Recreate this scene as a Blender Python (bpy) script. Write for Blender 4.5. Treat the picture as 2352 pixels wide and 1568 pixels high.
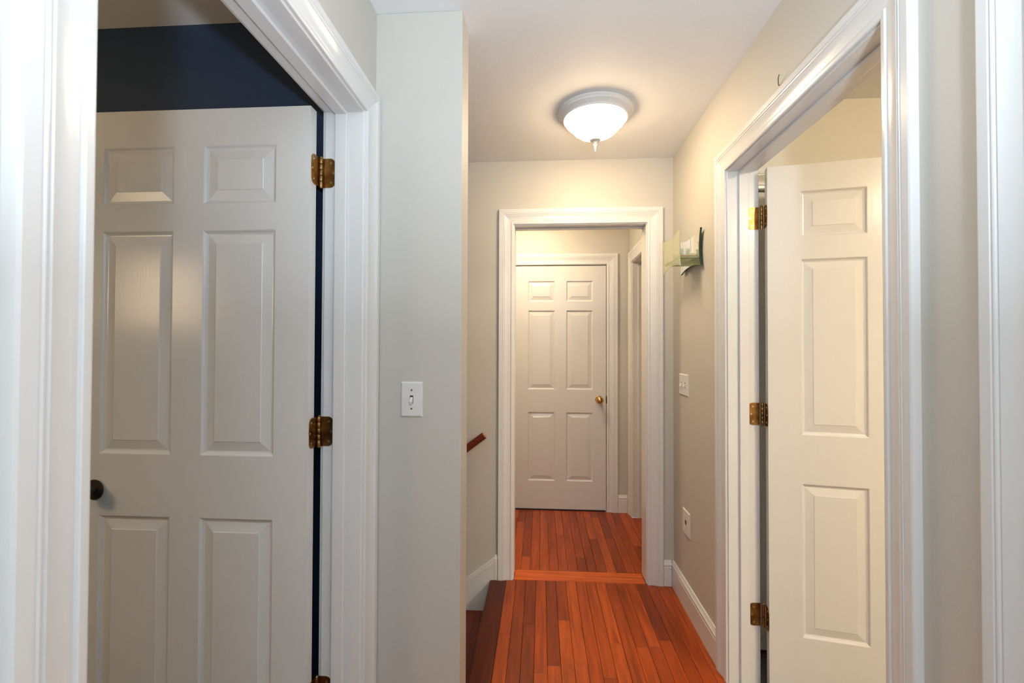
import bpy, bmesh, math, random
from mathutils import Matrix, Vector
R = random.Random(7)
D, C = bpy.data, bpy.context.scene.collection
for o in list(D.objects):
    D.objects.remove(o, do_unlink=True)
sc = bpy.context.scene

# ------------------------------------------------------------------ camera
YAW, PIT, ROL, CAMH, FPX = -0.0648, 0.0142, 0.0031, 1.3434, 1034.45
fw = Vector((math.sin(YAW) * math.cos(PIT), math.cos(YAW) * math.cos(PIT), math.sin(PIT)))
rt = Vector((math.cos(YAW), -math.sin(YAW), 0))
up = rt.cross(fw)
r2 = rt * math.cos(ROL) + up * math.sin(ROL)
u2 = -rt * math.sin(ROL) + up * math.cos(ROL)
cam_d = D.cameras.new('camera')
cam_d.sensor_fit = 'HORIZONTAL'
cam_d.sensor_width = 36.0
cam_d.lens = FPX / 2352 * 36.0
cam_d.clip_start = 0.02
cam_d.dof.use_dof = True
cam_d.dof.focus_distance = 1.9
cam_d.dof.aperture_fstop = 5.6
cam = D.objects.new('camera', cam_d)
C.objects.link(cam)
b = -fw
cam.matrix_world = Matrix(((r2.x, u2.x, b.x, 0), (r2.y, u2.y, b.y, 0), (r2.z, u2.z, b.z, CAMH), (0, 0, 0, 1)))
sc.camera = cam

# ------------------------------------------------------------------ world, daylight, exposure
w = D.worlds.new('world')
sc.world = w
w.use_nodes = True
w.node_tree.nodes['Background'].inputs[0].default_value = (0.62, 0.78, 1.0, 1)
w.node_tree.nodes['Background'].inputs[1].default_value = 1.0
vs = sc.view_settings
vs.view_transform = 'Standard'
vs.look = 'None'
vs.exposure = 0.10
vs.gamma = 1.0
vs.use_curve_mapping = False


def area(name, loc, rot, sx, sy, power, col):
    l = D.lights.new(name, 'AREA')
    l.shape = 'RECTANGLE'
    l.size, l.size_y, l.energy, l.color = sx, sy, power, col
    o = D.objects.new(name, l)
    o.location, o.rotation_euler = loc, rot
    C.objects.link(o)
    return o


# daylight entering by the window in the wall behind the camera
WIN = (-0.25, 0.55, 0.98, 1.72)       # x0 x1 z0 z1
YBACK = -1.00
area('window_daylight', ((WIN[0] + WIN[1]) / 2, YBACK - 0.10, (WIN[2] + WIN[3]) / 2), (math.pi / 2, 0, 0),
     WIN[1] - WIN[0], WIN[3] - WIN[2], 2, (0.78, 0.90, 1.0))
LAMP_COL = (1.0, 0.755, 0.465)
LAMP_HALL, LAMP_FAR, LAMP_RIGHT, FLASH_FILL = 49.0, 66.0, 245.0, 38.0
SHADE = 8.0
RIGHT_COL = (1.0, 0.82, 0.585)
COOL = (0.72, 0.85, 1.0)

# ------------------------------------------------------------------ materials


def mat(name, col, rough=0.5, metal=0.0, noise=None, bump=None, emit=None, rnd=None, coat=0.0):
    m = D.materials.new(name)
    m.use_nodes = True
    nt = m.node_tree
    bs = nt.nodes['Principled BSDF']
    bs.inputs['Base Color'].default_value = (*col, 1)
    bs.inputs['Roughness'].default_value = rough
    bs.inputs['Metallic'].default_value = metal
    if coat:
        bs.inputs['Coat Weight'].default_value = coat
        bs.inputs['Coat Roughness'].default_value = 0.15
    tc = nt.nodes.new('ShaderNodeTexCoord')
    if noise:                      # (scale, colour2, stretch)
        mp = nt.nodes.new('ShaderNodeMapping')
        mp.inputs['Scale'].default_value = noise[2]
        nz = nt.nodes.new('ShaderNodeTexNoise')
        nz.inputs['Scale'].default_value = noise[0]
        nz.inputs['Detail'].default_value = 4
        rp = nt.nodes.new('ShaderNodeValToRGB')
        rp.color_ramp.elements[0].position = 0.35
        rp.color_ramp.elements[1].position = 0.68
        rp.color_ramp.elements[0].color = (*col, 1)
        rp.color_ramp.elements[1].color = (*noise[1], 1)
        nt.links.new(tc.outputs['Object'], mp.inputs[0])
        nt.links.new(mp.outputs[0], nz.inputs['Vector'])
        nt.links.new(nz.outputs[0], rp.inputs[0])
        nt.links.new(rp.outputs[0], bs.inputs['Base Color'])
    if bump:                       # (scale, strength, stretch, distance)
        mp = nt.nodes.new('ShaderNodeMapping')
        mp.inputs['Scale'].default_value = bump[2]
        nz = nt.nodes.new('ShaderNodeTexNoise')
        nz.inputs['Scale'].default_value = bump[0]
        nz.inputs['Detail'].default_value = 3
        bp = nt.nodes.new('ShaderNodeBump')
        bp.inputs['Strength'].default_value = bump[1]
        bp.inputs['Distance'].default_value = bump[3]
        nt.links.new(tc.outputs['Object'], mp.inputs[0])
        nt.links.new(mp.outputs[0], nz.inputs['Vector'])
        nt.links.new(nz.outputs[0], bp.inputs['Height'])
        nt.links.new(bp.outputs[0], bs.inputs['Normal'])
    if emit:
        bs.inputs['Emission Color'].default_value = (*emit[0], 1)
        bs.inputs['Emission Strength'].default_value = emit[1]
    return m


def wood_mat(name, c_dark, c_mid, c_light, axis, rough=0.32):
    """stained oak: every board its own tone, grain along the axis"""
    m = D.materials.new(name)
    m.use_nodes = True
    nt = m.node_tree
    L = nt.links.new
    bs = nt.nodes['Principled BSDF']
    bs.inputs['Roughness'].default_value = rough
    bs.inputs['Specular IOR Level'].default_value = 0.25
    tc = nt.nodes.new('ShaderNodeTexCoord')
    oi = nt.nodes.new('ShaderNodeObjectInfo')
    mu = nt.nodes.new('ShaderNodeVectorMath')
    mu.operation = 'MULTIPLY_ADD'
    cb = nt.nodes.new('ShaderNodeCombineXYZ')
    for i in range(3):
        L(oi.outputs['Random'], cb.inputs[i])
    mu.inputs[1].default_value = (37, 53, 11)
    L(cb.outputs[0], mu.inputs[0])
    L(tc.outputs['Object'], mu.inputs[2])
    mp = nt.nodes.new('ShaderNodeMapping')
    st = [1.0, 1.0, 1.0]
    st[axis] = 0.055
    mp.inputs['Scale'].default_value = st
    L(mu.outputs[0], mp.inputs[0])
    n1 = nt.nodes.new('ShaderNodeTexNoise')
    n1.inputs['Scale'].default_value = 60
    n1.inputs['Detail'].default_value = 6
    n1.inputs['Distortion'].default_value = 0.6
    L(mp.outputs[0], n1.inputs['Vector'])
    mp2 = nt.nodes.new('ShaderNodeMapping')
    st2 = [1.0, 1.0, 1.0]
    st2[axis] = 0.012
    mp2.inputs['Scale'].default_value = st2
    L(mu.outputs[0], mp2.inputs[0])
    n2 = nt.nodes.new('ShaderNodeTexNoise')
    n2.inputs['Scale'].default_value = 340
    n2.inputs['Detail'].default_value = 3
    L(mp2.outputs[0], n2.inputs['Vector'])
    tone = nt.nodes.new('ShaderNodeValToRGB')
    e = tone.color_ramp.elements
    e[0].position, e[0].color = 0.0, (*c_dark, 1)
    e[1].position, e[1].color = 1.0, (*c_light, 1)
    k = e.new(0.45)
    k.color = (*c_mid, 1)
    L(oi.outputs['Random'], tone.inputs[0])
    g1 = nt.nodes.new('ShaderNodeMapRange')
    g1.inputs['From Min'].default_value, g1.inputs['From Max'].default_value = 0.3, 0.7
    g1.inputs['To Min'].default_value, g1.inputs['To Max'].default_value = 0.62, 1.18
    L(n1.outputs[0], g1.inputs[0])
    g2 = nt.nodes.new('ShaderNodeMapRange')
    g2.inputs['From Min'].default_value, g2.inputs['From Max'].default_value = 0.35, 0.6
    g2.inputs['To Min'].default_value, g2.inputs['To Max'].default_value = 0.86, 1.04
    L(n2.outputs[0], g2.inputs[0])
    ml = nt.nodes.new('ShaderNodeMath')
    ml.operation = 'MULTIPLY'
    L(g1.outputs[0], ml.inputs[0])
    L(g2.outputs[0], ml.inputs[1])
    vm = nt.nodes.new('ShaderNodeVectorMath')
    vm.operation = 'SCALE'
    L(tone.outputs[0], vm.inputs[0])
    L(ml.outputs[0], vm.inputs['Scale'])
    L(vm.outputs[0], bs.inputs['Base Color'])
    return m


def glass_mat(name, tint, diff, glossy=0.1):
    """thin sheet glass: tinted see-through, a little gloss, a little milkiness"""
    m = D.materials.new(name)
    m.use_nodes = True
    nt = m.node_tree
    nt.nodes.remove(nt.nodes['Principled BSDF'])
    out = nt.nodes['Material Output']
    tr = nt.nodes.new('ShaderNodeBsdfTransparent')
    tr.inputs[0].default_value = (*tint, 1)
    gl = nt.nodes.new('ShaderNodeBsdfGlossy')
    gl.inputs['Roughness'].default_value = 0.03
    df = nt.nodes.new('ShaderNodeBsdfDiffuse')
    df.inputs[0].default_value = (*tint, 1)
    m1 = nt.nodes.new('ShaderNodeMixShader')
    m1.inputs[0].default_value = diff
    m2 = nt.nodes.new('ShaderNodeMixShader')
    m2.inputs[0].default_value = glossy
    nt.links.new(tr.outputs[0], m1.inputs[1])
    nt.links.new(df.outputs[0], m1.inputs[2])
    nt.links.new(m1.outputs[0], m2.inputs[1])
    nt.links.new(gl.outputs[0], m2.inputs[2])
    nt.links.new(m2.outputs[0], out.inputs[0])
    return m


ONE = (1, 1, 1)
PAINT = mat('wall_paint', (0.61, 0.583, 0.525), 0.55, bump=(260, 0.10, ONE, 0.002))
CREAM = mat('cream_paint', (0.76, 0.72, 0.63), 0.55, bump=(260, 0.10, ONE, 0.002))
NAVY = mat('navy_paint', (0.020, 0.042, 0.090), 0.5, bump=(260, 0.10, ONE, 0.002))
CEIL = mat('ceiling_paint', (0.87, 0.865, 0.85), 0.7, bump=(70, 0.16, ONE, 0.004))
TRIM = mat('trim_gloss', (0.79, 0.785, 0.77), 0.22, bump=(45, 0.10, (1, 1, 0.15), 0.002))
DOORP = mat('door_gloss', (0.76, 0.75, 0.73), 0.21, bump=(60, 0.12, (3, 3, 0.25), 0.0015))
PLASTIC = mat('white_plastic', (0.80, 0.79, 0.76), 0.3)
DARKHOLE = mat('dark_slot', (0.03, 0.025, 0.02), 0.7)
BRASS = mat('antique_brass', (0.42, 0.25, 0.085), 0.30, 1.0, noise=(26, (0.17, 0.085, 0.03), (1, 1, 1)))
SCREW = mat('screw_metal', (0.55, 0.42, 0.26), 0.3, 1.0)
KNOBB = mat('polished_brass', (0.78, 0.50, 0.18), 0.13, 1.0)
BRONZE = mat('dark_bronze', (0.085, 0.066, 0.052), 0.45, 0.7)
FLOORW = wood_mat('oak_floor', (0.215, 0.033, 0.0062), (0.38, 0.060, 0.0095), (0.49, 0.088, 0.0140), 1)
THRESHW = wood_mat('oak_threshold', (0.56, 0.10, 0.016), (0.60, 0.11, 0.017), (0.64, 0.12, 0.019), 0)
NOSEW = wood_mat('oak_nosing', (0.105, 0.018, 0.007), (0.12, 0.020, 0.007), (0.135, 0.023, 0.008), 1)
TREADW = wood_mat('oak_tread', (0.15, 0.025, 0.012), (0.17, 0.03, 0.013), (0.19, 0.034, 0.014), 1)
RAILW = wood_mat('rail_wood', (0.16, 0.03, 0.016), (0.18, 0.035, 0.018), (0.2, 0.04, 0.02), 0)
RAILEND = mat('rail_end_grain', (0.50, 0.24, 0.09), 0.4, noise=(120, (0.40, 0.17, 0.06), ONE))
SUBFLOOR = mat('joint_dark', (0.03, 0.010, 0.005), 0.8)
TILE = mat('dark_floor', (0.10, 0.085, 0.065), 0.4, noise=(8, (0.13, 0.11, 0.085), ONE))
PAN = mat('lamp_pan_white', (0.78, 0.77, 0.74), 0.35)
MIRROR = mat('mirror_silver', (0.86, 0.88, 0.82), 0.03, 1.0)
GEDGE = mat('green_glass_edge', (0.02, 0.045, 0.03), 0.15)
FRONTGL = glass_mat('pale_green_glass', (0.90, 0.905, 0.76), 0.27, 0.10)
SHELFGL = glass_mat('shelf_glass', (0.66, 0.74, 0.52), 0.35, 0.12)
CUPGL = glass_mat('clear_cup_glass', (0.93, 0.94, 0.90), 0.15, 0.16)
PANE = glass_mat('window_pane', (0.97, 0.985, 0.98), 0.0, 0.05)
WAX = mat('white_wax', (0.82, 0.80, 0.72), 0.5)


def bowl_mat(name, strength, col):
    """frosted bowl lit from inside: dimmer and yellower at the rim, brightest over the bulbs"""
    m = mat(name, (0.85, 0.82, 0.75), 0.3, emit=(col, strength))
    nt = m.node_tree
    tc = nt.nodes.new('ShaderNodeTexCoord')
    sp = nt.nodes.new('ShaderNodeSeparateXYZ')
    mr = nt.nodes.new('ShaderNodeMapRange')
    mr.inputs['From Min'].default_value, mr.inputs['From Max'].default_value = 1.0, 0.35
    mr.inputs['To Min'].default_value, mr.inputs['To Max'].default_value = strength * 0.12, strength * 1.25
    nt.links.new(tc.outputs['Generated'], sp.inputs[0])
    nt.links.new(sp.outputs[2], mr.inputs[0])
    nt.links.new(mr.outputs[0], nt.nodes['Principled BSDF'].inputs['Emission Strength'])
    return m


# ------------------------------------------------------------------ mesh builder
ORG = {}      # object name -> origin of the object in the frame of its thing
INV = {}      # thing name -> world-to-thing matrix


class MB:
    def __init__(s):
        s.v, s.f, s.mi = [], [], []

    def add(s, vs_, fs, mi=0):
        n = len(s.v)
        s.v += [tuple(p) for p in vs_]
        s.f += [tuple(i + n for i in f) for f in fs]
        s.mi += [mi] * len(fs)
        return s

    def box(s, x0, x1, y0, y1, z0, z1, mi=0):
        v = [(x, y, z) for z in (z0, z1) for y in (y0, y1) for x in (x0, x1)]
        return s.add(v, [(0, 2, 3, 1), (4, 5, 7, 6), (0, 1, 5, 4), (1, 3, 7, 5), (3, 2, 6, 7), (2, 0, 4, 6)], mi)

    def prism(s, loop_a, loop_b, mi=0):
        n = len(loop_a)
        f = [(i, (i + 1) % n, n + (i + 1) % n, n + i) for i in range(n)]
        f += [tuple(range(n - 1, -1, -1)), tuple(range(n, 2 * n))]
        return s.add(list(loop_a) + list(loop_b), f, mi)

    def lathe(s, prof, c, axis='z', seg=40, mi=0, cap=True):
        """prof: (radius, height) pairs along the axis from c"""
        n = len(prof)
        v = []
        for r, h in prof:
            for k in range(seg):
                a = 2 * math.pi * k / seg
                p, q = r * math.cos(a), r * math.sin(a)
                d = {'z': (p, q, h), 'y': (p, h, -q), 'x': (h, p, q)}[axis]
                v.append((c[0] + d[0], c[1] + d[1], c[2] + d[2]))
        f = [(j * seg + k, j * seg + (k + 1) % seg, (j + 1) * seg + (k + 1) % seg, (j + 1) * seg + k)
             for j in range(n - 1) for k in range(seg)]
        if cap:
            f += [tuple(range(seg - 1, -1, -1)), tuple((n - 1) * seg + k for k in range(seg))]
        return s.add(v, f, mi)

    def tube(s, path, r, seg=12, mi=0):
        P = [Vector(p) for p in path]
        v = []
        for i, p in enumerate(P):
            t = (P[min(i + 1, len(P) - 1)] - P[max(i - 1, 0)]).normalized()
            a = Vector((0, 0, 1)) if abs(t.z) < 0.9 else Vector((0, 1, 0))
            u = t.cross(a).normalized()
            q = t.cross(u)
            for k in range(seg):
                an = 2 * math.pi * k / seg
                v.append(p + u * (r * math.cos(an)) + q * (r * math.sin(an)))
        n = len(P)
        f = [(j * seg + k, j * seg + (k + 1) % seg, (j + 1) * seg + (k + 1) % seg, (j + 1) * seg + k)
             for j in range(n - 1) for k in range(seg)]
        f += [tuple(range(seg - 1, -1, -1)), tuple((n - 1) * seg + k for k in range(seg))]
        return s.add(v, f, mi)

    def build(s, name, mats, parent=None, smooth=None, bevel=0.0, world=False, thing=None, fix=True):
        """top-level mesh when parent is None; otherwise a part.  Vertices are in the frame of the thing."""
        vv = [Vector(p) for p in s.v]
        if world and thing is not None and thing.name in INV:
            vv = [INV[thing.name] @ p for p in vv]
        lo = Vector([min(p[i] for p in vv) for i in range(3)])
        hi = Vector([max(p[i] for p in vv) for i in range(3)])
        c = (lo + hi) / 2
        if parent is None:
            c.z = lo.z
        me = D.meshes.new(name)
        me.from_pydata([p - c for p in vv], [], s.f)
        if not isinstance(mats, (list, tuple)):
            mats = [mats]
        for m in mats:
            me.materials.append(m)
        for p, i in zip(me.polygons, s.mi):
            p.material_index = i
        if fix:
            bm = bmesh.new()
            bm.from_mesh(me)
            bmesh.ops.recalc_face_normals(bm, faces=bm.faces)
            bm.to_mesh(me)
            bm.free()
        me.update()
        if smooth is not None:
            me.shade_smooth()
            me.set_sharp_from_angle(angle=math.radians(smooth))
        o = D.objects.new(name, me)
        C.objects.link(o)
        ORG[o.name] = c
        if parent is not None:
            o.parent = parent
            o.location = c - ORG[parent.name]
        else:
            o.location = c
        if bevel:
            bv = o.modifiers.new('edge', 'BEVEL')
            bv.width = bevel
            bv.segments = 2
            bv.limit_method = 'ANGLE'
            bv.angle_limit = math.radians(40)
        return o


def tag(o, label=None, cat=None, group=None, kind=None):
    if label:
        o['label'] = label
    if cat:
        o['category'] = cat
    if group:
        o['group'] = group
    if kind:
        o['kind'] = kind
    return o


def thing(name, loc, label, cat, rotz=0.0, group=None, kind=None):
    """an Empty at the base.  Unrotated: part vertices in world coordinates.  Rotated: in local coordinates."""
    e = D.objects.new(name, None)
    e.empty_display_size = 0.05
    C.objects.link(e)
    e.location = loc
    e.rotation_euler = (0, 0, rotz)
    if rotz:
        ORG[e.name] = Vector((0, 0, 0))
        INV[e.name] = (Matrix.Translation(Vector(loc)) @ Matrix.Rotation(rotz, 4, 'Z')).inverted()
    else:
        ORG[e.name] = Vector(loc)
    return tag(e, label, cat, group, kind)


def struct(name, mb, m, label, cat, **k):
    o = mb.build(name, m, **k)
    return tag(o, label, cat, kind='structure')


# ------------------------------------------------------------------ the dimensions of the place
H = 2.44
RW, RT = 0.754, 0.871            # right wall: hall face, room face
LW, LT = -0.542, -0.665          # left wall: hall face, room face
YS, YS2 = 1.434, 1.556           # wall with the light switch
XE = -0.257                      # its free end
YF, YF2 = 2.629, 2.749           # wall at the end of the hall
YB = 3.76                        # wall of the far landing
XFR = 0.725                      # right wall of the far landing
CW = 0.0885                      # casing width
# openings (jamb faces)
L0, L1, LZ = 0.510, 1.3356, 2.064
R0, R1, RZ = 1.041, 1.877, 2.064
F0, F1, FZ = -0.156, 0.6005, 2.060
N0, N1, NZ = -0.10, 0.7175, 2.064         # near doorway in the right wall
XL = -2.7                        # left end of stairwell and left room

# ------------------------------------------------------------------ walls
t = MB()
t.box(LT, LW, YBACK - .12, L0 - .019, 0, H).box(LT, LW, L1 + .019, YS, 0, H).box(LT, LW, L0 - .019, L1 + .019, LZ + .019, H)
# room side of the left wall is painted navy: faces at x = LT
ow = struct('wall_left', t, [PAINT, NAVY], 'grey-painted wall pierced by the doorway to the navy room', 'wall')
for p in ow.data.polygons:
    if p.normal.x < -0.9 and abs(sum(ow.data.vertices[i].co.x for i in p.vertices) / len(p.vertices) + ow.location.x - LT) < 1e-4:
        p.material_index = 1
t = MB()
t.box(RW, RT, YBACK - .12, N0 - .019, 0, H).box(RW, RT, N1 + .019, R0 - .019, 0, H).box(RW, RT, R1 + .019, YF2, 0, H)
t.box(RW, RT, N0 - .019, N1 + .019, NZ + .019, H).box(RW, RT, R0 - .019, R1 + .019, RZ + .019, H)
struct('wall_right', t, PAINT, 'beige-lit hall wall on the right with sconce, switch and doorway', 'wall')
t = MB().box(LT, XE, YS, YS2, -0.03, H).box(XL, LT, 1.50, YS2, -2.2, H).box(LT, XE - .04, YS, YS2, -2.2, -0.03)
struct('wall_stair', t, PAINT, 'pale grey wall end facing the hall with a toggle switch on it', 'wall', bevel=0.003)
t = MB().box(XL, LT, 1.445, 1.499, 0, H).box(XL - .1, XL, YBACK, 1.499, 0, H).box(XL, LT, YBACK - .1, YBACK, 0, H)
struct('wall_navy', t, NAVY, 'dark navy wall of the unlit room behind the left door', 'wall')
t = MB()
t.box(XL, F0 - .019, YF, YF2, -2.2, H).box(F1 + .019, RW, YF, YF2, -.03, H).box(F0 - .019, F1 + .019, YF, YF2, FZ + .06, H)
struct('wall_far', t, PAINT, 'beige-lit wall closing the hall around the cased pocket-door opening', 'wall')
D3 = (-0.222, 0.5355, 2.030)     # far door: x0, x1, head
t = MB().box(-1.4, D3[0] - .025, YB, YB + .1, 0, H).box(D3[1] + .022, XFR + .12, YB, YB + .1, 0, H)
t.box(D3[0] - .025, D3[1] + .022, YB, YB + .1, D3[2] + .022, H).box(-1.5, XFR + .12, YB + .101, YB + .15, -.05, H)
struct('wall_landing', t, PAINT, 'beige wall of the far landing around the closed white door', 'wall')
S0, S1, SZ = 2.86, 3.650, 2.030  # side doorway of the far landing
t = MB().box(XFR, XFR + .12, YF2, S0 - .019, 0, H).box(XFR, XFR + .12, S1 + .019, YB, 0, H).box(XFR, XFR + .12, S0 - .019, S1 + .019, SZ + .019, H)
struct('wall_landing_right', t, PAINT, 'side wall of the far landing with an open cased doorway', 'wall')
t = MB().box(-1.5, -1.4, YF2, YB + .1, 0, H)
struct('wall_landing_left', t, PAINT, 'left side wall of the far landing out of sight', 'wall')
t = MB().box(1.9, 2.0, YF2, YB + .1, 0, H).box(XFR + .12, 1.9, YB + .001, YB + .1, 0, H).box(RT, 1.9, YF2 - .1, YF2, 0, H)
struct('wall_side_room', t, PAINT, 'walls of the small room beyond the landing side doorway', 'wall')
YRR = 2.052                      # wall behind the right-hand door
C0, C1, CZ = 0.900, 1.52, 2.046  # closet doorway in it
t = MB().box(RT, C0 - .02, YRR, YRR + .1, 0, H).box(C1 + .02, 2.7, YRR, YRR + .1, 0, H).box(C0 - .02, C1 + .02, YRR, YRR + .1, CZ + .006, H)
t.box(C0 - .1, C1 + .1, YRR + .101, YRR + .13, -.05, H).box(2.7, 2.8, YBACK - .1, YRR + .1, 0, H).box(RT, 2.7, YBACK - .12, YBACK, 0, H)
struct('wall_right_room', t, CREAM, 'cream wall above and behind the open right-hand door', 'wall')
t = MB().box(LT, RW, YBACK - .12, YBACK, 0, WIN[2]).box(LT, RW, YBACK - .12, YBACK, WIN[3], H)
t.box(LT, WIN[0], YBACK - .12, YBACK, WIN[2], WIN[3]).box(WIN[1], RW, YBACK - .12, YBACK, WIN[2], WIN[3])
struct('wall_back', t, PAINT, 'hall wall behind the viewer holding the window', 'wall')
t = MB().box(XL - .1, XL, 1.499, YF2, -2.2, H)
struct('wall_stair_foot', t, PAINT, 'wall at the foot of the stairwell', 'wall')
struct('floor', MB().box(XL - .1, -.24, YS2 - .1, YF + .1, -2.3, -2.201), TILE, 'floor at the foot of the stairs', 'floor')
t = MB().box(XL - .1, 2.8, YBACK - .12, YB + .1, H, H + .1)
struct('ceiling', t, CEIL, 'white rolled ceiling carrying the flush lamp', 'ceiling')

# window behind the viewer
wn = thing('window_1', ((WIN[0] + WIN[1]) / 2, YBACK - .06, WIN[2]), 'white framed window with one pane in the wall behind', 'window', kind='structure')
x0, x1, z0, z1 = WIN
f = MB().box(x0, x0 + .04, YBACK - .1, YBACK - .03, z0, z1).box(x1 - .04, x1, YBACK - .1, YBACK - .03, z0, z1)
f.box(x0 + .04, x1 - .04, YBACK - .1, YBACK - .03, z0, z0 + .04).box(x0 + .04, x1 - .04, YBACK - .1, YBACK - .03, z1 - .04, z1)
f.build('frame', TRIM, wn)
MB().box(x0 + .04, x1 - .04, YBACK - .066, YBACK - .062, z0 + .04, z1 - .04).build('pane', PANE, wn)
MB().box(x0 - .05, x1 + .05, YBACK - .03, YBACK + .03, z0 - .03, z0).build('sill', TRIM, wn)

# ------------------------------------------------------------------ floors


def plank(xa, xb, ya, yb, parent, m, name='plank', z1=0.0, th=0.016, ch=0.0012):
    g = 0.0005
    xa, xb, ya, yb = xa + g, xb - g, ya + g, yb - g
    lo = [(xa, ya, z1 - th), (xb, ya, z1 - th), (xb, yb, z1 - th), (xa, yb, z1 - th)]
    mid = [(x, y, z1 - ch) for x, y, _ in lo]
    top = [(xa + ch, ya + ch, z1), (xb - ch, ya + ch, z1), (xb - ch, yb - ch, z1), (xa + ch, yb - ch, z1)]
    v = lo + mid + top
    fs = [(3, 2, 1, 0), (8, 9, 10, 11)]
    for a in (0, 4):
        for i in range(4):
            j = (i + 1) % 4
            fs.append((a + i, a + j, a + 4 + j, a + 4 + i))
    return MB().add(v, fs).build(name, m, parent, fix=False)


t = MB().box(LW, RW, YBACK - .12, YS2, -.03, -.016).box(-.262, RW, YS2, YF, -.03, -.016)
fl = struct('floor', t, SUBFLOOR, 'orange-red oak strip floor of the hall', 'floor')
SW = 0.0569
JOINT = {5: [2.255], 6: [1.952], 3: [1.886], 0: [2.13], 2: [2.21], 9: [2.097], 13: [2.13]}
NX0 = -0.204
k = -6
while True:
    xa, xb = NX0 + .0055 + SW * k, NX0 + .0055 + SW * (k + 1)
    k += 1
    if xa > RW - .016:
        break
    if xb < LW + .02:
        continue
    xa_, xb_ = max(xa, LW + .001), min(xb, RW - .001)
    yend = YF if k - 1 >= 0 else YS - .001
    if k - 1 == 0:
        xa_ = NX0 if False else xa_
    js = list(JOINT.get(k - 1, []))
    hi = js[0] if js else 2.6 + R.random() * .5
    y = hi
    cuts = [c for c in js]
    while y > YBACK:
        y -= R.uniform(.85, 1.25) if (js or y < 1.9) else R.uniform(.85, 1.2)
        cuts.append(y)
    cuts = sorted(c for c in cuts if YBACK + .1 < c < yend - .1)
    ys = [YBACK] + cuts + [yend]
    for a, b_ in zip(ys, ys[1:]):
        plank(xa_, xb_, a, b_, fl, FLOORW)
# the stair-edge nosing board, rounded on its open side
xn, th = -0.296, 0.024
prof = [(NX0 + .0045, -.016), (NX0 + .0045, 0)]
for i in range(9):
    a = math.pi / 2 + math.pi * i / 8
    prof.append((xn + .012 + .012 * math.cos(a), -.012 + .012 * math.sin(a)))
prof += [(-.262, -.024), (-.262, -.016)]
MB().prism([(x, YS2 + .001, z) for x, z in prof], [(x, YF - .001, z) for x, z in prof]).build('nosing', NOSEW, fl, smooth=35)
# threshold and landing floor
XFL_ = XFR + .12
struct('floor', MB().box(XFL_, 1.9, YF2, YB, -.03, 0), TILE, 'dark floor of the small room beyond the landing', 'floor')
t = MB().box(-1.4, XFR + .0, YF, YB, -.03, -.016).box(XFR, XFL_, S0, S1, -.03, -.016)
fl2 = struct('floor', t, SUBFLOOR, 'darker oak strip floor of the landing beyond the cased opening', 'floor')
plank(F0 + .001, F1 - .001, YF, YF2 - .002, fl2, THRESHW, 'threshold', z1=.001, th=.016)
k = 0
SW2 = .0578
xa = -.1224 - 22 * SW2
XFL = XFR + .12
strips = []
while xa < XFR - .002:
    strips.append((max(xa, -1.399), min(xa + SW2, XFR - .0005), YF2, YB))
    xa += SW2
strips += [(XFR, XFR + .06, S0, S1), (XFR + .06, XFL, S0, S1)]
for a0, b0, ylo, yhi in strips:
    if b0 - a0 < .004:
        continue
    ys = [ylo, yhi]
    if b0 > -.3:
        y = ylo + R.uniform(.12, 1.15)
        while y < yhi - .1:
            ys.append(y)
            y += R.uniform(.7, 1.1)
    ys.sort()
    for a, b_ in zip(ys, ys[1:]):
        plank(a0, b0, a, b_, fl2, FLOORW)
MB().box(D3[0], D3[1], YB, YB + .06, -.03, -.001).build('door_sill', NOSEW, fl2)
struct('floor', MB().box(RT, 2.7, YBACK, YRR, -.03, 0).box(RT, 2.7, YRR, YRR + .13, -.03, -.001).box(RW, RT, R0, R1, -.03, 0.0).box(RW, RT, N0, N1, -.03, 0), TILE, 'dark floor of the right-hand room', 'floor')
struct('floor', MB().box(XL, LT, YBACK, 1.445, -.03, 0).box(LT, LW, L0, L1, -.03, 0), TILE, 'dark floor of the navy room', 'floor')

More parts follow.
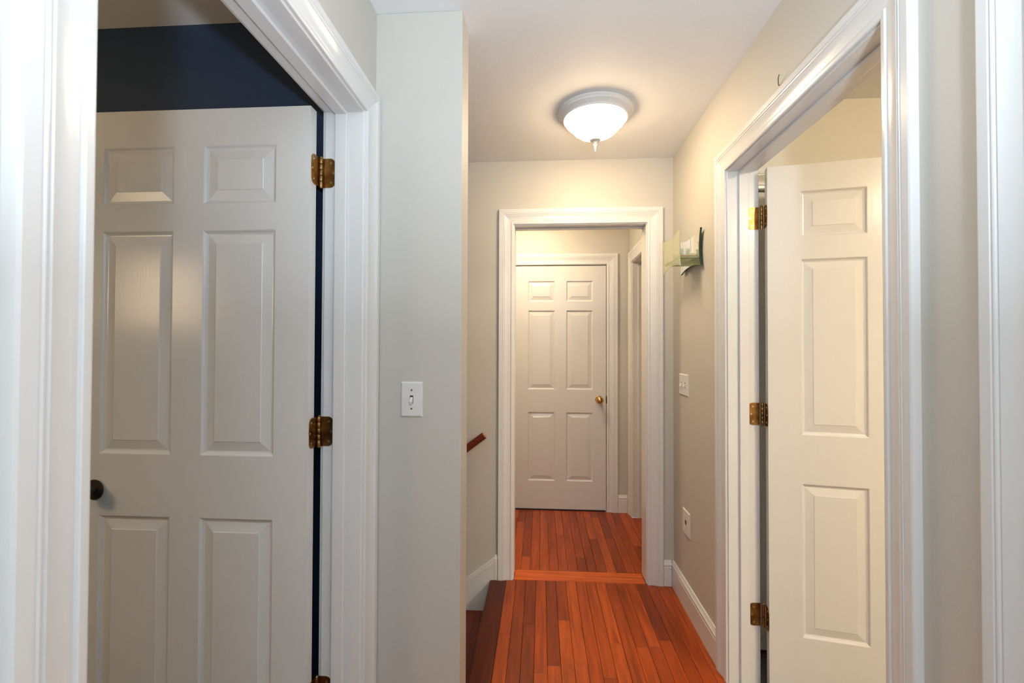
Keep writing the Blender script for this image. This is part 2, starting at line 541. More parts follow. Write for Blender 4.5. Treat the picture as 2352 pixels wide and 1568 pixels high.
# ------------------------------------------------------------------ staircase going down to the left
st = thing('staircase', (-.6, (YS2 + YF) / 2, -2.2), 'dark red oak stairs descending left beyond the wall end', 'staircase')
RISE, RUN, SX = 0.178, 0.235, -0.264
ya, yb = YS2 + .016, YF - .016
for i in range(9):
    xr = SX - RUN * i
    ztop = -RISE * i
    MB().box(xr - .018, xr, ya, yb, ztop - RISE - .0, ztop - .026).build('riser', TRIM, st)
    if i < 9:
        prof = [(xr - .019, ztop - RISE - .026), (xr - .019, ztop - RISE)]
        xe = xr - RUN - .026
        for q in range(7):
            a = math.pi / 2 + math.pi * q / 6
            prof.append((xe + .013 + .013 * math.cos(a), ztop - RISE - .013 + .013 * math.sin(a)))
        MB().prism([(x, ya, z) for x, z in prof], [(x, yb, z) for x, z in prof]).build('tread', TREADW, st, smooth=35)
sl = RISE / RUN
for (sa, sb) in ((YF - .015, YF - .0005), (YS2 + .0005, YS2 + .015)):
    xs0, zs0, xs1 = -.268, .133, XL + .02
    ze = zs0 + (xs1 - xs0) * sl
    lp = [(xs0, zs0 - .035), (xs0, -.03), (-.268, -.45), (xs1, ze - .55), (xs1, ze - .035)]
    sk = MB().prism([(x, sa, z) for x, z in lp], [(x, sb, z) for x, z in lp]).build('skirt_board', TRIM, st)
    s_in = sa - .005 if sa > 2 else sb + .005
    s_out = sb if sa > 2 else sa
    for dz0, dz1, ins in ((-.037, -.012, 0.0), (-.012, 0.0, .004)):
        si = s_in + (ins if sa > 2 else -ins)
        lp = [(xs0, zs0 + dz1), (xs0, zs0 + dz0), (xs1, ze + dz0), (xs1, ze + dz1)]
        MB().prism([(x, si, z) for x, z in lp], [(x, s_out, z) for x, z in lp]).build('skirt_cap', TRIM, sk, bevel=.002)

# ------------------------------------------------------------------ casings, jambs, baseboards
PROF = [(0, 0), (0, .0075), (.002, .0095), (.005, .0105), (.0135, .0112), (.0148, .0100), (.0152, .0078), (.0175, .0074), (.0190, .0082), (.026, .0088), (.036, .0104),
        (.046, .0132), (.0525, .0158), (.0540, .0142), (.0556, .0142), (.0572, .0162), (.0590, .0174), (.0610, .0176), (.0630, .0160), (.0648, .0160), (.0660, .0178),
        (.0835, .0184), (.0870, .0165), (CW, .0125), (CW, 0)]


def casing(tr, u0, u1, zt, fmap, legs=(1, 1), name='casing'):
    """mitred casing around an opening u0..u1, inner top zt; fmap(u, z, t) -> world"""
    if legs[0]:
        MB().prism([fmap(u0 - d, 0.0, h) for d, h in PROF], [fmap(u0 - d, zt + d, h) for d, h in PROF]).build(name + '_side', TRIM, tr, smooth=28)
    if legs[1]:
        MB().prism([fmap(u1 + d, 0.0, h) for d, h in PROF], [fmap(u1 + d, zt + d, h) for d, h in PROF]).build(name + '_side', TRIM, tr, smooth=28)
    MB().prism([fmap(u0 - d, zt + d, h) for d, h in PROF], [fmap(u1 + d, zt + d, h) for d, h in PROF]).build(name + '_head', TRIM, tr, smooth=28)


def jambs(tr, u0, u1, zt, w0, w1, gmap, stop=None):
    """lining of the opening: u along the wall, w through the wall"""
    J = .0185

    def bx(ua, ub, wa, wb, za, zb, nm):
        p = [gmap(u, w_, z) for u in (ua, ub) for w_ in (wa, wb) for z in (za, zb)]
        lo = [min(q[i] for q in p) for i in range(3)]
        hi = [max(q[i] for q in p) for i in range(3)]
        MB().box(lo[0], hi[0], lo[1], hi[1], lo[2], hi[2]).build(nm, TRIM, tr, bevel=.0025)
    bx(u0 - J, u0, w0, w1, 0, zt + J, 'jamb_side')
    bx(u1, u1 + J, w0, w1, 0, zt + J, 'jamb_side')
    bx(u0, u1, w0, w1, zt, zt + J, 'jamb_head')
    if stop:
        s0, s1 = stop
        bx(u0, u0 + .011, s0, s1, 0, zt, 'door_stop')
        bx(u1 - .011, u1, s0, s1, 0, zt, 'door_stop')
        bx(u0 + .011, u1 - .011, s0, s1, zt - .011, zt, 'door_stop')


RV = .006
tr = thing('trim_1', (LW, (L0 + L1) / 2, 0), 'white moulded casing and jamb around the left doorway', 'door frame', kind='structure')
casing(tr, L0 - RV, L1 + RV, LZ + RV, lambda u, z, h: (LW + h, u, z))
casing(tr, L0 - RV, L1 + RV, LZ + RV, lambda u, z, h: (LT - h, u, z), name='room_casing')
jambs(tr, L0, L1, LZ, LT, LW, lambda u, w_, z: (w_, u, z), (-.629, -.592))
tr = thing('trim_2', (RW, (R0 + R1) / 2, 0), 'white glossy casing and jamb around the right doorway', 'door frame', kind='structure')
casing(tr, R0 - RV, R1 + RV, RZ + RV, lambda u, z, h: (RW - h, u, z))
casing(tr, R0 - RV, R1 + RV, RZ + RV, lambda u, z, h: (RT + h, u, z), name='room_casing')
jambs(tr, R0, R1, RZ, RW, RT, lambda u, w_, z: (w_, u, z), (.797, .834))
tr = thing('trim_3', ((F0 + F1) / 2, YF, 0), 'white casing around the pocket-door opening at the hall end', 'door frame', kind='structure')
casing(tr, F0 - RV, F1 + RV, FZ + RV, lambda u, z, h: (u, YF - h, z))
casing(tr, F0 - RV, F1 + RV, FZ + RV, lambda u, z, h: (u, YF2 + h, z), name='room_casing')
for a, b_ in ((YF, YF + .044), (YF + .080, YF2)):
    MB().box(F0 - .0185, F1 + .0185, a, b_, FZ, FZ + .059).build('jamb_head', TRIM, tr, bevel=.002)
MB().box(F0 - .0185, F1 + .0185, YF + .0445, YF + .0795, FZ + .03, FZ + .059).build('pocket_track', DARKHOLE, tr)
MB().box(F1, F1 + .0185, YF, YF2, 0, FZ).build('jamb_side', TRIM, tr, bevel=.002)
for a, b_ in ((YF, YF + .044), (YF + .080, YF2)):
    MB().box(F0 - .0185, F0, a, b_, 0, FZ).build('jamb_side', TRIM, tr, bevel=.002)
MB().box(F0 - .0185, F0 - .006, YF + .0445, YF + .0795, .012, FZ).build('pocket_door_edge', TRIM, tr)
tr = thing('trim_4', ((D3[0] + D3[1]) / 2, YB, 0), 'white casing around the closed door of the far landing', 'door frame', kind='structure')
casing(tr, D3[0] - .008, D3[1] + .006, D3[2] + .006, lambda u, z, h: (u, YB - h, z))
jambs(tr, D3[0] - .004, D3[1] + .003, D3[2] + .003, YB, YB + .1, lambda u, w_, z: (u, w_, z))
tr = thing('trim_5', (XFR, (S0 + S1) / 2, 0), 'white casing around the side doorway of the far landing', 'door frame', kind='structure')
casing(tr, S0 - RV, S1 + RV, SZ + RV, lambda u, z, h: (XFR - h, u, z))
jambs(tr, S0, S1, SZ, XFR, XFR + .12, lambda u, w_, z: (w_, u, z), (XFR + .045, XFR + .08))
tr = thing('trim_6', (RW, (N0 + N1) / 2, 0), 'white casing at the extreme right edge close to the viewer', 'door frame', kind='structure')
casing(tr, N0 - RV, N1 + RV, NZ + RV, lambda u, z, h: (RW - h, u, z))
jambs(tr, N0, N1, NZ, RW, RT, lambda u, w_, z: (w_, u, z), (.797, .834))
tr = thing('trim_7', ((C0 + C1) / 2, YRR, 0), 'cream-lit casing glimpsed through the hinge gap of the right door', 'door frame', kind='structure')
casing(tr, C0 - RV + .05, C1, CZ, lambda u, z, h: (u, YRR - h, z), legs=(0, 1))
MB().box(C0 - .02, C1 + .02, YRR, YRR + .1, CZ, CZ + .006).build('jamb_head', TRIM, tr)

BPROF = [(0, 0), (.0145, 0), (.0145, .104), (.0125, .1075), (.0125, .112), (.0150, .1155), (.0150, .121), (.0115, .126), (.0080, .134), (.0055, .141), (0, .1415)]


def baseboard(name, a, b_, fmap, label):
    return struct(name, MB().prism([fmap(a, t_, z) for t_, z in BPROF], [fmap(b_, t_, z) for t_, z in BPROF]), TRIM, label, 'baseboard', smooth=28)


baseboard('baseboard_right', R1 + RV + CW, YF - .001, lambda u, t_, z: (RW - t_, u, z), 'white baseboard along the right wall below the wall plates')
baseboard('baseboard_right_near', N1 + RV + CW, R0 - RV - CW, lambda u, t_, z: (RW - t_, u, z), 'short white baseboard between the two right-hand doorways')
baseboard('baseboard_far', F1 + RV + CW + .0005, RW - .016, lambda u, t_, z: (u, YF - t_, z), 'tiny baseboard piece in the corner right of the pocket opening')
baseboard('baseboard_stair', -.267, F0 - RV - CW - .0005, lambda u, t_, z: (u, YF - t_, z), 'short white baseboard block between stair skirt and casing')
baseboard('baseboard_switch', LW + .018, XE - .002, lambda u, t_, z: (u, YS - t_, z), 'baseboard under the grey wall with the toggle switch')
baseboard('baseboard_landing', D3[1] + .006 + CW, XFR - .019, lambda u, t_, z: (u, YB - t_, z), 'short baseboard right of the far closed door')
baseboard('baseboard_left', YBACK, L0 - RV - CW, lambda u, t_, z: (LW + t_, u, z), 'baseboard on the left wall beside the viewer')

# ------------------------------------------------------------------ six-panel doors


def door_leaf(dr, W, x_sign, z0, z1, cols, rows, T=.035, y0=0.0, xo=0.0, thg=None):
    """leaf from local x=0 (hinge edge) to W*x_sign, front face at y0 facing -y.  cols / rows: panel spans"""
    sx = x_sign

    def pt(x, y, z):
        return (xo + x * sx, y, z)
    m = MB()
    xs = [0.0] + [c for cc in cols for c in cc] + [W]
    zs = [z0] + [c for rr in rows for c in rr] + [z1]
    for side in (0, 1):
        def Y(d):
            return y0 + d if side == 0 else y0 + T - d
        for i in range(len(xs) - 1):
            for j in range(len(zs) - 1):
                a, b_, c, d = xs[i], xs[i + 1], zs[j], zs[j + 1]
                if i % 2 and j % 2:
                    rings = [(0, 0), (.0025, .0015), (.006, .006), (.0105, .0085)]
                    for (i0, d0), (i1, d1) in zip(rings, rings[1:]):
                        o_ = [(a + i0, c + i0), (b_ - i0, c + i0), (b_ - i0, d - i0), (a + i0, d - i0)]
                        n_ = [(a + i1, c + i1), (b_ - i1, c + i1), (b_ - i1, d - i1), (a + i1, d - i1)]
                        v = [pt(x, Y(d0), z) for x, z in o_] + [pt(x, Y(d1), z) for x, z in n_]
                        m.add(v, [(q, (q + 1) % 4, 4 + (q + 1) % 4, 4 + q) for q in range(4)])
                else:
                    m.add([pt(a, Y(0), c), pt(b_, Y(0), c), pt(b_, Y(0), d), pt(a, Y(0), d)], [(0, 1, 2, 3)])
    v = [pt(x, y, z) for x, z in ((0, z0), (W, z0), (W, z1), (0, z1)) for y in (y0, y0 + T)]
    m.add(v, [(0, 2, 3, 1), (2, 4, 5, 3), (4, 6, 7, 5), (6, 0, 1, 7)])
    # weld so that normals can be made consistent
    slab = m.build('slab', DOORP, dr, fix=False)
    bm = bmesh.new()
    bm.from_mesh(slab.data)
    bmesh.ops.remove_doubles(bm, verts=bm.verts, dist=1e-5)
    bmesh.ops.recalc_face_normals(bm, faces=bm.faces)
    bm.to_mesh(slab.data)
    bm.free()
    for cc in cols:
        for rr in rows:
            p = MB()
            a, b_, c, d = cc[0], cc[1], rr[0], rr[1]
            rings = [(.0095, .0084), (.0135, .0090), (.0140, .0088), (.040, .0028), (.042, .0012)]
            loops = []
            for side in (0, 1):
                for ins, dep in (rings if side == 0 else rings[::-1]):
                    y = y0 + dep if side == 0 else y0 + T - dep
                    loops.append([pt(x, y, z) for x, z in ((a + ins, c + ins), (b_ - ins, c + ins), (b_ - ins, d - ins), (a + ins, d - ins))])
            n = len(rings)
            order = loops[n - 1::-1] + loops[:n - 1:-1]
            v = [q for l in order for q in l]
            fs = []
            for r_ in range(len(order) - 1):
                for q in range(4):
                    q2 = (q + 1) % 4
                    fs.append((r_ * 4 + q, r_ * 4 + q2, r_ * 4 + 4 + q2, r_ * 4 + 4 + q))
            last = (len(order) - 1) * 4
            fs += [(3, 2, 1, 0), (last, last + 1, last + 2, last + 3)]
            p.add(v, fs).build('panel', DOORP, dr)
    return slab


def rounded_plate(y_or_x, a0, a1, z0, z1, rad, side, th=.0022, plane='y'):
    """hinge leaf: rounded corners on the side away from the barrel (side=+1: at a1)"""
    pts = []
    if side > 0:
        pts = [(a0, z0)]
        pts += [(a1 - rad + rad * math.sin(q * math.pi / 12), z0 + rad - rad * math.cos(q * math.pi / 12)) for q in range(7)]
        pts += [(a1 - rad + rad * math.cos(q * math.pi / 12), z1 - rad + rad * math.sin(q * math.pi / 12)) for q in range(7)]
        pts += [(a0, z1)]
    else:
        pts = [(a1, z1)]
        pts += [(a0 + rad - rad * math.sin(q * math.pi / 12), z1 - rad + rad * math.cos(q * math.pi / 12)) for q in range(7)]
        pts += [(a0 + rad - rad * math.cos(q * math.pi / 12), z0 + rad - rad * math.sin(q * math.pi / 12)) for q in range(7)]
        pts += [(a1, z0)]
    if plane == 'y':
        return MB().prism([(a, y_or_x, z) for a, z in pts], [(a, y_or_x + th, z) for a, z in pts])
    return MB().prism([(y_or_x, a, z) for a, z in pts], [(y_or_x + th, a, z) for a, z in pts])


def barrel(pin, zc, hh=.0895):
    m = MB()
    n = 5
    z = zc - hh / 2
    for i in range(n):
        za, zb = z + hh * i / n + .0004, z + hh * (i + 1) / n - .0004
        m.lathe([(.0056, za), (.0062, za + .001), (.0062, zb - .001), (.0056, zb)], (pin[0], pin[1], 0), seg=16)
    m.lathe([(.0045, z - .003), (.0045, z + .001)], (pin[0], pin[1], 0), seg=12)
    m.lathe([(.003, z + hh - .001), (.0048, z + hh + .0005), (.0052, z + hh + .002), (.0036, z + hh + .0045), (.001, z + hh + .0055)], (pin[0], pin[1], 0), seg=12)
    return m


# --- left door, open 90 degrees into the navy room
d1 = thing('door_1', (-.6795, 1.295, 0), 'white six-panel door on the left standing open into the navy room', 'door', kind='structure')
ZR = [(.245, .838), (1.022, 1.691), (1.771, 1.946)]
door_leaf(d1, .757, -1, .012, 2.056, [(.104, .329), (.422, .648)], ZR, y0=1.277, xo=-.6795)
HH = .0895
for zc in (1.8768, 1.0883, .3064):
    pin = (-.6725, 1.3285)
    hg = barrel(pin, zc).build('hinge', BRASS, d1, smooth=40)
    rounded_plate(L1 - .0020, -.6685, -.6310, zc - HH / 2, zc + HH / 2, .0158, 1).build('leaf', BRASS, hg)
    rounded_plate(-.6796, 1.2830, 1.3235, zc - HH / 2, zc + HH / 2, .0158, -1, plane='x').build('leaf', BRASS, hg)
    for dx, dz in ((.012, .030), (.020, 0.0), (.012, -.030)):
        MB().lathe([(.0040, -.0003), (.0034, .0014)], (-.6555 + dx, L1 - .0027, zc + dz), 'y', 12).build('screw', SCREW, hg)
        MB().lathe([(.0040, 0), (.0034, .0014)], (-.6780, 1.3080 - dx, zc + dz), 'x', 12).build('screw', SCREW, hg)
kb = MB().lathe([(.030, -.004), (.030, -.001), (.0275, .0)], (-1.336, 1.277 - .003, .915), 'y', 36).build('rosette', BRONZE, d1, smooth=40)
MB().lathe([(.011, -.034), (.011, 0.0)], (-1.336, 1.274, .915), 'y', 20).build('neck', BRONZE, kb, smooth=40)
MB().lathe([(.004, -.064), (.018, -.062), (.025, -.054), (.0265, -.046), (.024, -.037), (.016, -.031), (.006, -.028)], (-1.336, 1.274, .915), 'y', 28).build('knob', BRONZE, kb, smooth=60)

# --- right door, open about 80 degrees into the cream room
ANG = math.atan2(-.194, .981)
d2 = thing('door_2', (.887, 1.827, 0), 'white six-panel door on the right standing open into the cream room', 'door', rotz=ANG, kind='structure')
ZR2 = [(.240, .825), (1.012, 1.690), (1.776, 1.954)]
door_leaf(d2, .768, 1, .012, 2.058, [(.115, .3375), (.4305, .653)], ZR2)
for zc in (1.8701, 1.0811, .2824):
    pin = (-.0105, .0395)
    hg = barrel(pin, zc).build('hinge', BRASS, d2, smooth=40)
    rounded_plate(-.0020, -.0008, .0365, zc - HH / 2, zc + HH / 2, .0158, -1, plane='x').build('leaf', BRASS, hg)
    m = rounded_plate(R1 - .0021, .8335, .8765, zc - HH / 2, zc + HH / 2, .0158, -1)
    m.build('leaf', BRASS, hg, world=True, thing=d2)
    for dx, dz in ((.019, .030), (.012, 0.0), (.019, -.030)):
        MB().lathe([(.0040, -.0003), (.0034, .0014)], (.8315 + dx, R1 - .0026, zc + dz), 'y', 12).build('screw', SCREW, hg, world=True, thing=d2)
        MB().lathe([(.0034, -.0012), (.0040, .0004)], (-.0022, dx - .002, zc + dz), 'x', 12).build('screw', SCREW, hg)
kn = MB().lathe([(.030, -.004), (.030, -.001), (.0275, .0)], (.705, -.003, .92), 'y', 36).build('rosette', KNOBB, d2, smooth=40)
MB().lathe([(.011, -.034), (.011, 0.0)], (.705, -.003, .92), 'y', 20).build('neck', KNOBB, kn, smooth=40)
MB().lathe([(.004, -.064), (.018, -.062), (.025, -.054), (.0265, -.046), (.024, -.037), (.016, -.031), (.006, -.028)], (.705, -.003, .92), 'y', 28).build('knob', KNOBB, kn, smooth=60)

# --- closed door of the far landing
d3 = thing('door_3', ((D3[0] + D3[1]) / 2, YB + .02, 0), 'closed white six-panel door with brass knob at the end', 'door', kind='structure')
door_leaf(d3, D3[1] - D3[0] - .004, 1, .012, D3[2] - .003, [(.110, .334), (.427, .647)], [(.243, .810), (.999, 1.656), (1.731, 1.902)], y0=YB + .004, xo=D3[0] + .002)
kx, kz = .478, .919
kn = MB().lathe([(.029, -.005), (.029, -.001), (.031, .0)], (kx, YB + .004, kz), 'y', 36).build('rosette', KNOBB, d3, smooth=40)
MB().lathe([(.011, -.036), (.011, 0.0)], (kx, YB, kz), 'y', 20).build('neck', KNOBB, kn, smooth=40)
MB().lathe([(.004, -.0705), (.015, -.069), (.025, -.0625), (.0305, -.052), (.0305, -.045), (.026, -.036), (.016, -.031), (.006, -.028)], (kx, YB, kz), 'y', 32).build('knob', KNOBB, kn, smooth=60)
MB().box(D3[1] - .003, D3[1] + .0055, YB - .0012, YB + .003, kz - .03, kz + .03).build('strike_plate', BRONZE, d3)

# --- closed door beside the viewer and closet door behind the right-hand door
d4 = thing('door_4', (RW + .045, (N0 + N1) / 2, 0), 'closed white six-panel door in the near right doorway', 'door', rotz=-math.pi / 2, kind='structure')
door_leaf(d4, N1 - N0 - .03, 1, .012, 2.050, [(.125, .345), (.44, .66)], ZR2, y0=.0, xo=-(N1 - N0) / 2 + .015)
d5 = thing('door_5', ((C0 + C1) / 2, YRR + .05, 0), 'closet door glimpsed through the hinge gap of the right door', 'door', kind='structure')
MB().box(C0 - .019, C1 - .01, YRR + .012, YRR + .047, .02, CZ - .005).build('slab', TRIM, d5, bevel=.003)
MB().box(C0 + .10, C1 - .11, YRR + .009, YRR + .012, .25, CZ - .13).build('panel', TRIM, d5, bevel=.002)

# ------------------------------------------------------------------ ceiling lamps


def lamp(loc, strength, label, grp=None, col=LAMP_COL):
    x, y = loc
    e = thing('ceiling_light', (x, y, H), label, 'light', group=grp)
    pan = [(.150, 0), (.166, -.001), (.172, -.006), (.173, -.012), (.168, -.017), (.1665, -.019), (.1665, -.022), (.161, -.027), (.152, -.033), (.1485, -.037), (.1485, -.041), (.1455, -.0435), (.140, -.043), (.136, -.030), (.05, -.02)]
    MB().lathe(pan, (x, y, H), seg=64).build('pan', PAN, e, smooth=35)
    m = MB()
    prof = [(.1415, -.038), (.1410, -.046), (.1345, -.056), (.1240, -.065), (.1150, -.073), (.1090, -.081), (.0980, -.093), (.0800, -.107), (.0560, -.119), (.0320, -.126), (.012, -.129)]
    seg = 72
    v, fs = [], []
    for r_, h_ in prof:
        for k_ in range(seg):
            a = 2 * math.pi * k_ / seg
            rr = r_ * (1 + .010 * math.sin(12 * (a + h_ * 9)) * min(1, max(0, (-h_ - .05) / .03)))
            v.append((x + rr * math.cos(a), y + rr * math.sin(a), H + h_))
    for j in range(len(prof) - 1):
        for k_ in range(seg):
            fs.append((j * seg + k_, j * seg + (k_ + 1) % seg, (j + 1) * seg + (k_ + 1) % seg, (j + 1) * seg + k_))
    fs.append(tuple((len(prof) - 1) * seg + k_ for k_ in range(seg)))
    m.add(v, fs).build('glass_bowl', bowl_mat('lit_bowl', strength, col), e, smooth=60)
    fn = MB().lathe([(.004, -.1275), (.0245, -.1290), (.0275, -.1330), (.0245, -.1375), (.010, -.1395), (.0045, -.141)], (x, y, H), seg=32).build('finial_cap', PAN, e, smooth=40)
    MB().lathe([(.0045, -.1405), (.0095, -.143), (.0105, -.146), (.006, -.150), (.0045, -.152), (.008, -.155), (.0085, -.159), (.005, -.163), (.0035, -.168), (.0045, -.171),
                (.0035, -.174), (.0026, -.184), (.001, -.1885)], (x, y, H), seg=20).build('finial', PAN, fn, smooth=40)
    return e


lamp((.247, 2.09), LAMP_HALL, 'lit white-rimmed flush lamp with frosted bowl and pointed finial on hall ceiling')
lamp((-.10, 3.22), LAMP_FAR, 'flush bowl lamp on the landing ceiling hidden by the header', col=(1.0, 0.785, 0.52))
lamp((1.90, .0), LAMP_RIGHT, 'flush bowl lamp on the ceiling of the right-hand room', col=RIGHT_COL)

# uplighter added behind the viewer in place of a bounced flash, its cool light thrown on the ceiling and the upper walls
tx, ty, tz = .24, -.52, 1.32
fl_ = thing('unseen_floor_lamp', (tx, ty, 0), 'added white uplighter standing in for a bounced flash behind the viewer', 'lamp')
MB().lathe([(.10, 0), (.11, .004), (.11, .016), (.03, .028), (.012, .04)], (tx, ty, 0), seg=36).build('base', PAN, fl_, smooth=40)
MB().lathe([(.011, .038), (.011, tz - .09)], (tx, ty, 0), seg=16).build('pole', PAN, fl_, smooth=40)
MB().lathe([(.014, tz - .095), (.05, tz - .088), (.085, tz - .06), (.100, tz - .02), (.102, tz - .012), (.098, tz - .012), (.095, tz - .02), (.08, tz - .055), (.05, tz - .082), (.012, tz - .086)], (tx, ty, 0), seg=40, cap=False).build('bowl', PAN, fl_, smooth=40)
ul = D.lights.new('flash_fill_light', 'AREA')
ul.shape, ul.size, ul.energy, ul.color = 'DISK', .13, FLASH_FILL, COOL
ulo = D.objects.new('flash_fill_light', ul)
C.objects.link(ulo)
ulo.parent = fl_
ulo.location, ulo.rotation_euler = (0, 0, tz + .03), (math.radians(165), 0, 0)
ul.spread = math.radians(150)

# warm shaded floor lamp inside the navy room, the glow mirrored in the left door
tx, ty = -2.05, .22
fl3 = thing('unseen_floor_lamp', (tx, ty, 0), 'warm shaded floor lamp inside the navy room', 'lamp')
MB().lathe([(.12, 0), (.13, .004), (.13, .016), (.03, .028), (.012, .04)], (tx, ty, 0), seg=36).build('base', BRONZE, fl3, smooth=40)
MB().lathe([(.011, .038), (.011, 1.60)], (tx, ty, 0), seg=16).build('pole', BRONZE, fl3, smooth=40)
MB().lathe([(.20, 1.48), (.15, 1.80), (.147, 1.80), (.197, 1.48)], (tx, ty, 0), seg=40, cap=False).build('shade', mat('lit_shade', (0.8, 0.7, 0.55), 0.8, emit=(LAMP_COL, SHADE)), fl3, smooth=40)
MB().lathe([(.012, 1.60), (.03, 1.64), (.03, 1.67), (.008, 1.70)], (tx, ty, 0), seg=20).build('bulb', mat('lit_bulb', (0.8, 0.8, 0.8), 0.3, emit=(LAMP_COL, SHADE * 12)), fl3, smooth=40)

# ------------------------------------------------------------------ wall plates


def plate_xz(x0, x1, y, z0, z1, dep=.006, ch=.004):
    a = [(x0, y, z0), (x1, y, z0), (x1, y, z1), (x0, y, z1)]
    b1 = [(p[0], y - .002, p[2]) for p in a]
    c = [(x0 + ch, y - dep, z0 + ch), (x1 - ch, y - dep, z0 + ch), (x1 - ch, y - dep, z1 - ch), (x0 + ch, y - dep, z1 - ch)]
    m = MB()
    v = a + b1 + c
    fs = [(0, 1, 2, 3), (8, 9, 10, 11)]
    for s_ in (0, 4):
        fs += [(s_ + i, s_ + (i + 1) % 4, s_ + 4 + (i + 1) % 4, s_ + 4 + i) for i in range(4)]
    return m.add(v, fs)


def turn(mb):          # from a wall facing -y to the right wall facing -x
    mb.v = [(p[1], p[0], p[2]) for p in mb.v]
    return mb


def switch(xc, zc, w_, h_, ypl, n, label, side=False, jack=False):
    tf = turn if side else (lambda q: q)
    loc = (ypl, xc, zc - h_ / 2) if side else (xc, ypl, zc - h_ / 2)
    nm = 'wall_jack' if jack else 'light_switch'
    e = thing(nm, loc, label, 'wall jack' if jack else 'light switch')
    pl = tf(plate_xz(xc - w_ / 2, xc + w_ / 2, ypl, zc - h_ / 2, zc + h_ / 2)).build('plate', PLASTIC, e)
    for i in range(n):
        xo = xc + (i - (n - 1) / 2) * (w_ * .40)
        for s_ in (-1, 1):
            tf(MB().lathe([(.0032, -.0010), (.0026, 0.0)], (xo, ypl - .0058, zc + s_ * h_ * .265), 'y', 12)).build('screw', PLASTIC if side else SCREW, e)
        if jack:
            tf(MB().box(xo - .0105, xo + .0105, ypl - .0066, ypl - .004, zc - .009, zc + .013)).build('socket', DARKHOLE, e)
            tf(MB().box(xo - .006, xo + .006, ypl - .0070, ypl - .0064, zc - .006, zc + .002)).build('contact', BRONZE, e)
            continue
        tf(MB().box(xo - .0052, xo + .0052, ypl - .0064, ypl - .004, zc - .0125, zc + .0125)).build('slot', DARKHOLE, e)
        v = [(xo - .0040, ypl - .005, zc - .010), (xo + .0040, ypl - .005, zc - .010), (xo + .0040, ypl - .005, zc + .009), (xo - .0040, ypl - .005, zc + .009),
             (xo - .0034, ypl - .017, zc - .0135), (xo + .0034, ypl - .017, zc - .0135), (xo + .0034, ypl - .0185, zc - .0060), (xo - .0034, ypl - .0185, zc - .0060)]
        tf(MB().add(v, [(3, 2, 1, 0), (4, 5, 6, 7), (0, 1, 5, 4), (1, 2, 6, 5), (2, 3, 7, 6), (3, 0, 4, 7)])).build('toggle', PLASTIC, e, bevel=.0012)
    return e


switch(-.4161, 1.1768, .0708, .113, YS, 1, 'white single toggle switch on the pale grey wall end')
switch(2.434, 1.152, .146, .112, RW, 2, 'white double toggle switch on the right wall under the sconce', side=True)
switch(2.397, .4415, .112, .126, RW, 1, 'white wall jack plate low on the right wall', side=True, jack=True)

# ------------------------------------------------------------------ mirrored candle sconce on the right wall
sy0, sy1, sz0, sz1 = 2.135, 2.432, 1.7295, 1.906
scn = thing('candle_sconce', (RW, (sy0 + sy1) / 2, sz0), 'mirror-backed glass candle sconce with scooped edges on the right wall', 'sconce')


def scooped(sag_v=.020, sag_h=.018, n=10):
    c = [(sy0, sz0), (sy1, sz0), (sy1, sz1), (sy0, sz1)]
    nrm = [(0, 1), (-1, 0), (0, -1), (1, 0)]
    sg = [sag_v, sag_h, sag_v, sag_h]
    pts = []
    for i in range(4):
        a, b_ = c[i], c[(i + 1) % 4]
        for q in range(n):
            s_ = q / n
            k_ = 4 * s_ * (1 - s_) * sg[i]
            pts.append((a[0] + (b_[0] - a[0]) * s_ + nrm[i][0] * k_, a[1] + (b_[1] - a[1]) * s_ + nrm[i][1] * k_))
    return pts


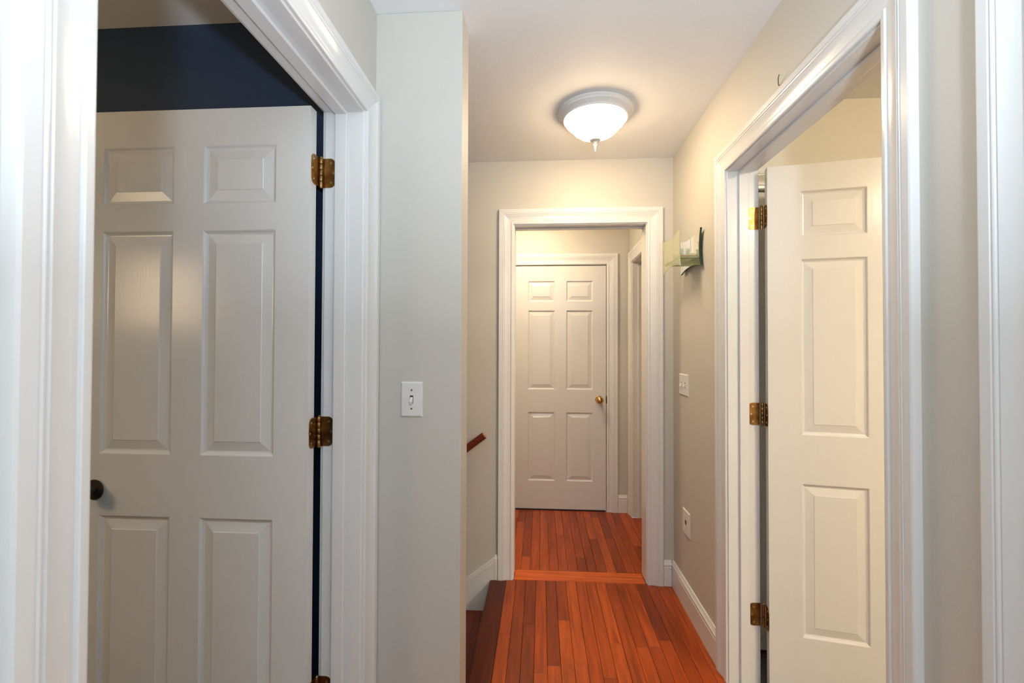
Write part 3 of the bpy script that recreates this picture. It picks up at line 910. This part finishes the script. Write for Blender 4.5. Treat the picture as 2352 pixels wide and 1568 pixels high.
SP = scooped()
m = MB().prism([(RW - .019, y, z) for y, z in SP], [(RW - .010, y, z) for y, z in SP], 1)
m.mi[-2] = 0
m.build('mirror_plate', [MIRROR, GEDGE], scn)
MB().box(RW - .010, RW - .0005, 2.24, 2.33, 1.80, 1.84).build('wall_mount', BRONZE, scn)
MB().prism([(.643, y, z) for y, z in SP], [(.648, y, z) for y, z in SP]).build('front_glass', FRONTGL, scn)
MB().box(.648, RW - .0195, 2.165, 2.402, 1.772, 1.778).build('shelf', SHELFGL, scn)
for yy in (2.20, 2.365):
    MB().lathe([(.004, 0), (.004, .088)], (.648, yy, 1.7865), 'x', 10).build('standoff', SCREW, scn)
cups = (('clear glass votive cup on the sconce shelf, nearer one', 2.235), ('clear glass votive cup on the sconce shelf, farther one', 2.338))
for lab, yy in cups:
    c = (.694, yy, 1.7782)
    tag(MB().lathe([(.020, 0), (.0215, .001), (.026, .046), (.0243, .046), (.0200, .006), (.004, .005)], c, seg=28).build('votive_cup', CUPGL, smooth=40), lab, 'candle holder', 'votive cups on the sconce')
    cd = MB().lathe([(.0178, 0), (.0185, .001), (.0185, .013), (.016, .0145), (.002, .014)], (c[0], c[1], c[2] + .0062), seg=24).build('tea_light', WAX, smooth=40)
    tag(cd, 'white tea light inside the %s votive cup' % ('nearer' if yy < 2.3 else 'farther'), 'candle', 'tea lights in the votive cups')
    MB().lathe([(.0008, 0), (.0008, .007)], (c[0], c[1], c[2] + .019), seg=6).build('wick', DARKHOLE, cd)

# ------------------------------------------------------------------ handrail and hook
hr = thing('handrail', (-.32, 2.553, .83), 'dark red round wooden handrail slanting down the stair wall', 'handrail')
hx0, hz0, hx1 = -.322, .846, -2.45
MB().tube([(hx0, 2.553, hz0), (hx1, 2.553, hz0 + (hx1 - hx0) * sl)], .0205, 20).build('rail', RAILW, hr, smooth=40, bevel=.003)
dx, dz = 1 / math.hypot(1, sl), sl / math.hypot(1, sl)
MB().tube([(hx0 + .0004 * dx, 2.553, hz0 + .0004 * dz), (hx0 + .003 * dx, 2.553, hz0 + .003 * dz)], .0178, 20).build('end_grain', RAILEND, hr, smooth=40)
for xx in (-.62, -1.6, -2.3):
    zz = hz0 + (xx - hx0) * sl
    br = MB().tube([(xx, 2.553, zz - .024), (xx, 2.558, zz - .05), (xx, 2.59, zz - .075), (xx, 2.628, zz - .08)], .006, 10).build('bracket', BRASS, hr, smooth=50)
    MB().lathe([(.028, -.005), (.028, 0.0)], (xx, YF - .0005, zz - .08), 'y', 20).build('bracket_rose', BRASS, br, smooth=40)
pts = []
for q in range(9):
    s_ = q / 8
    pts.append((RW - .004 - .012 * math.sin(s_ * math.pi * .5), 1.470 - .030 * s_, 2.1800 + .016 * math.sin(s_ * math.pi * .55)))
tag(MB().tube([(RW + .006, 1.470, 2.179)] + pts, .0013, 8).build('wire_hook', BRONZE, smooth=50), 'tiny dark bent wire hook above the right door casing', 'hook')
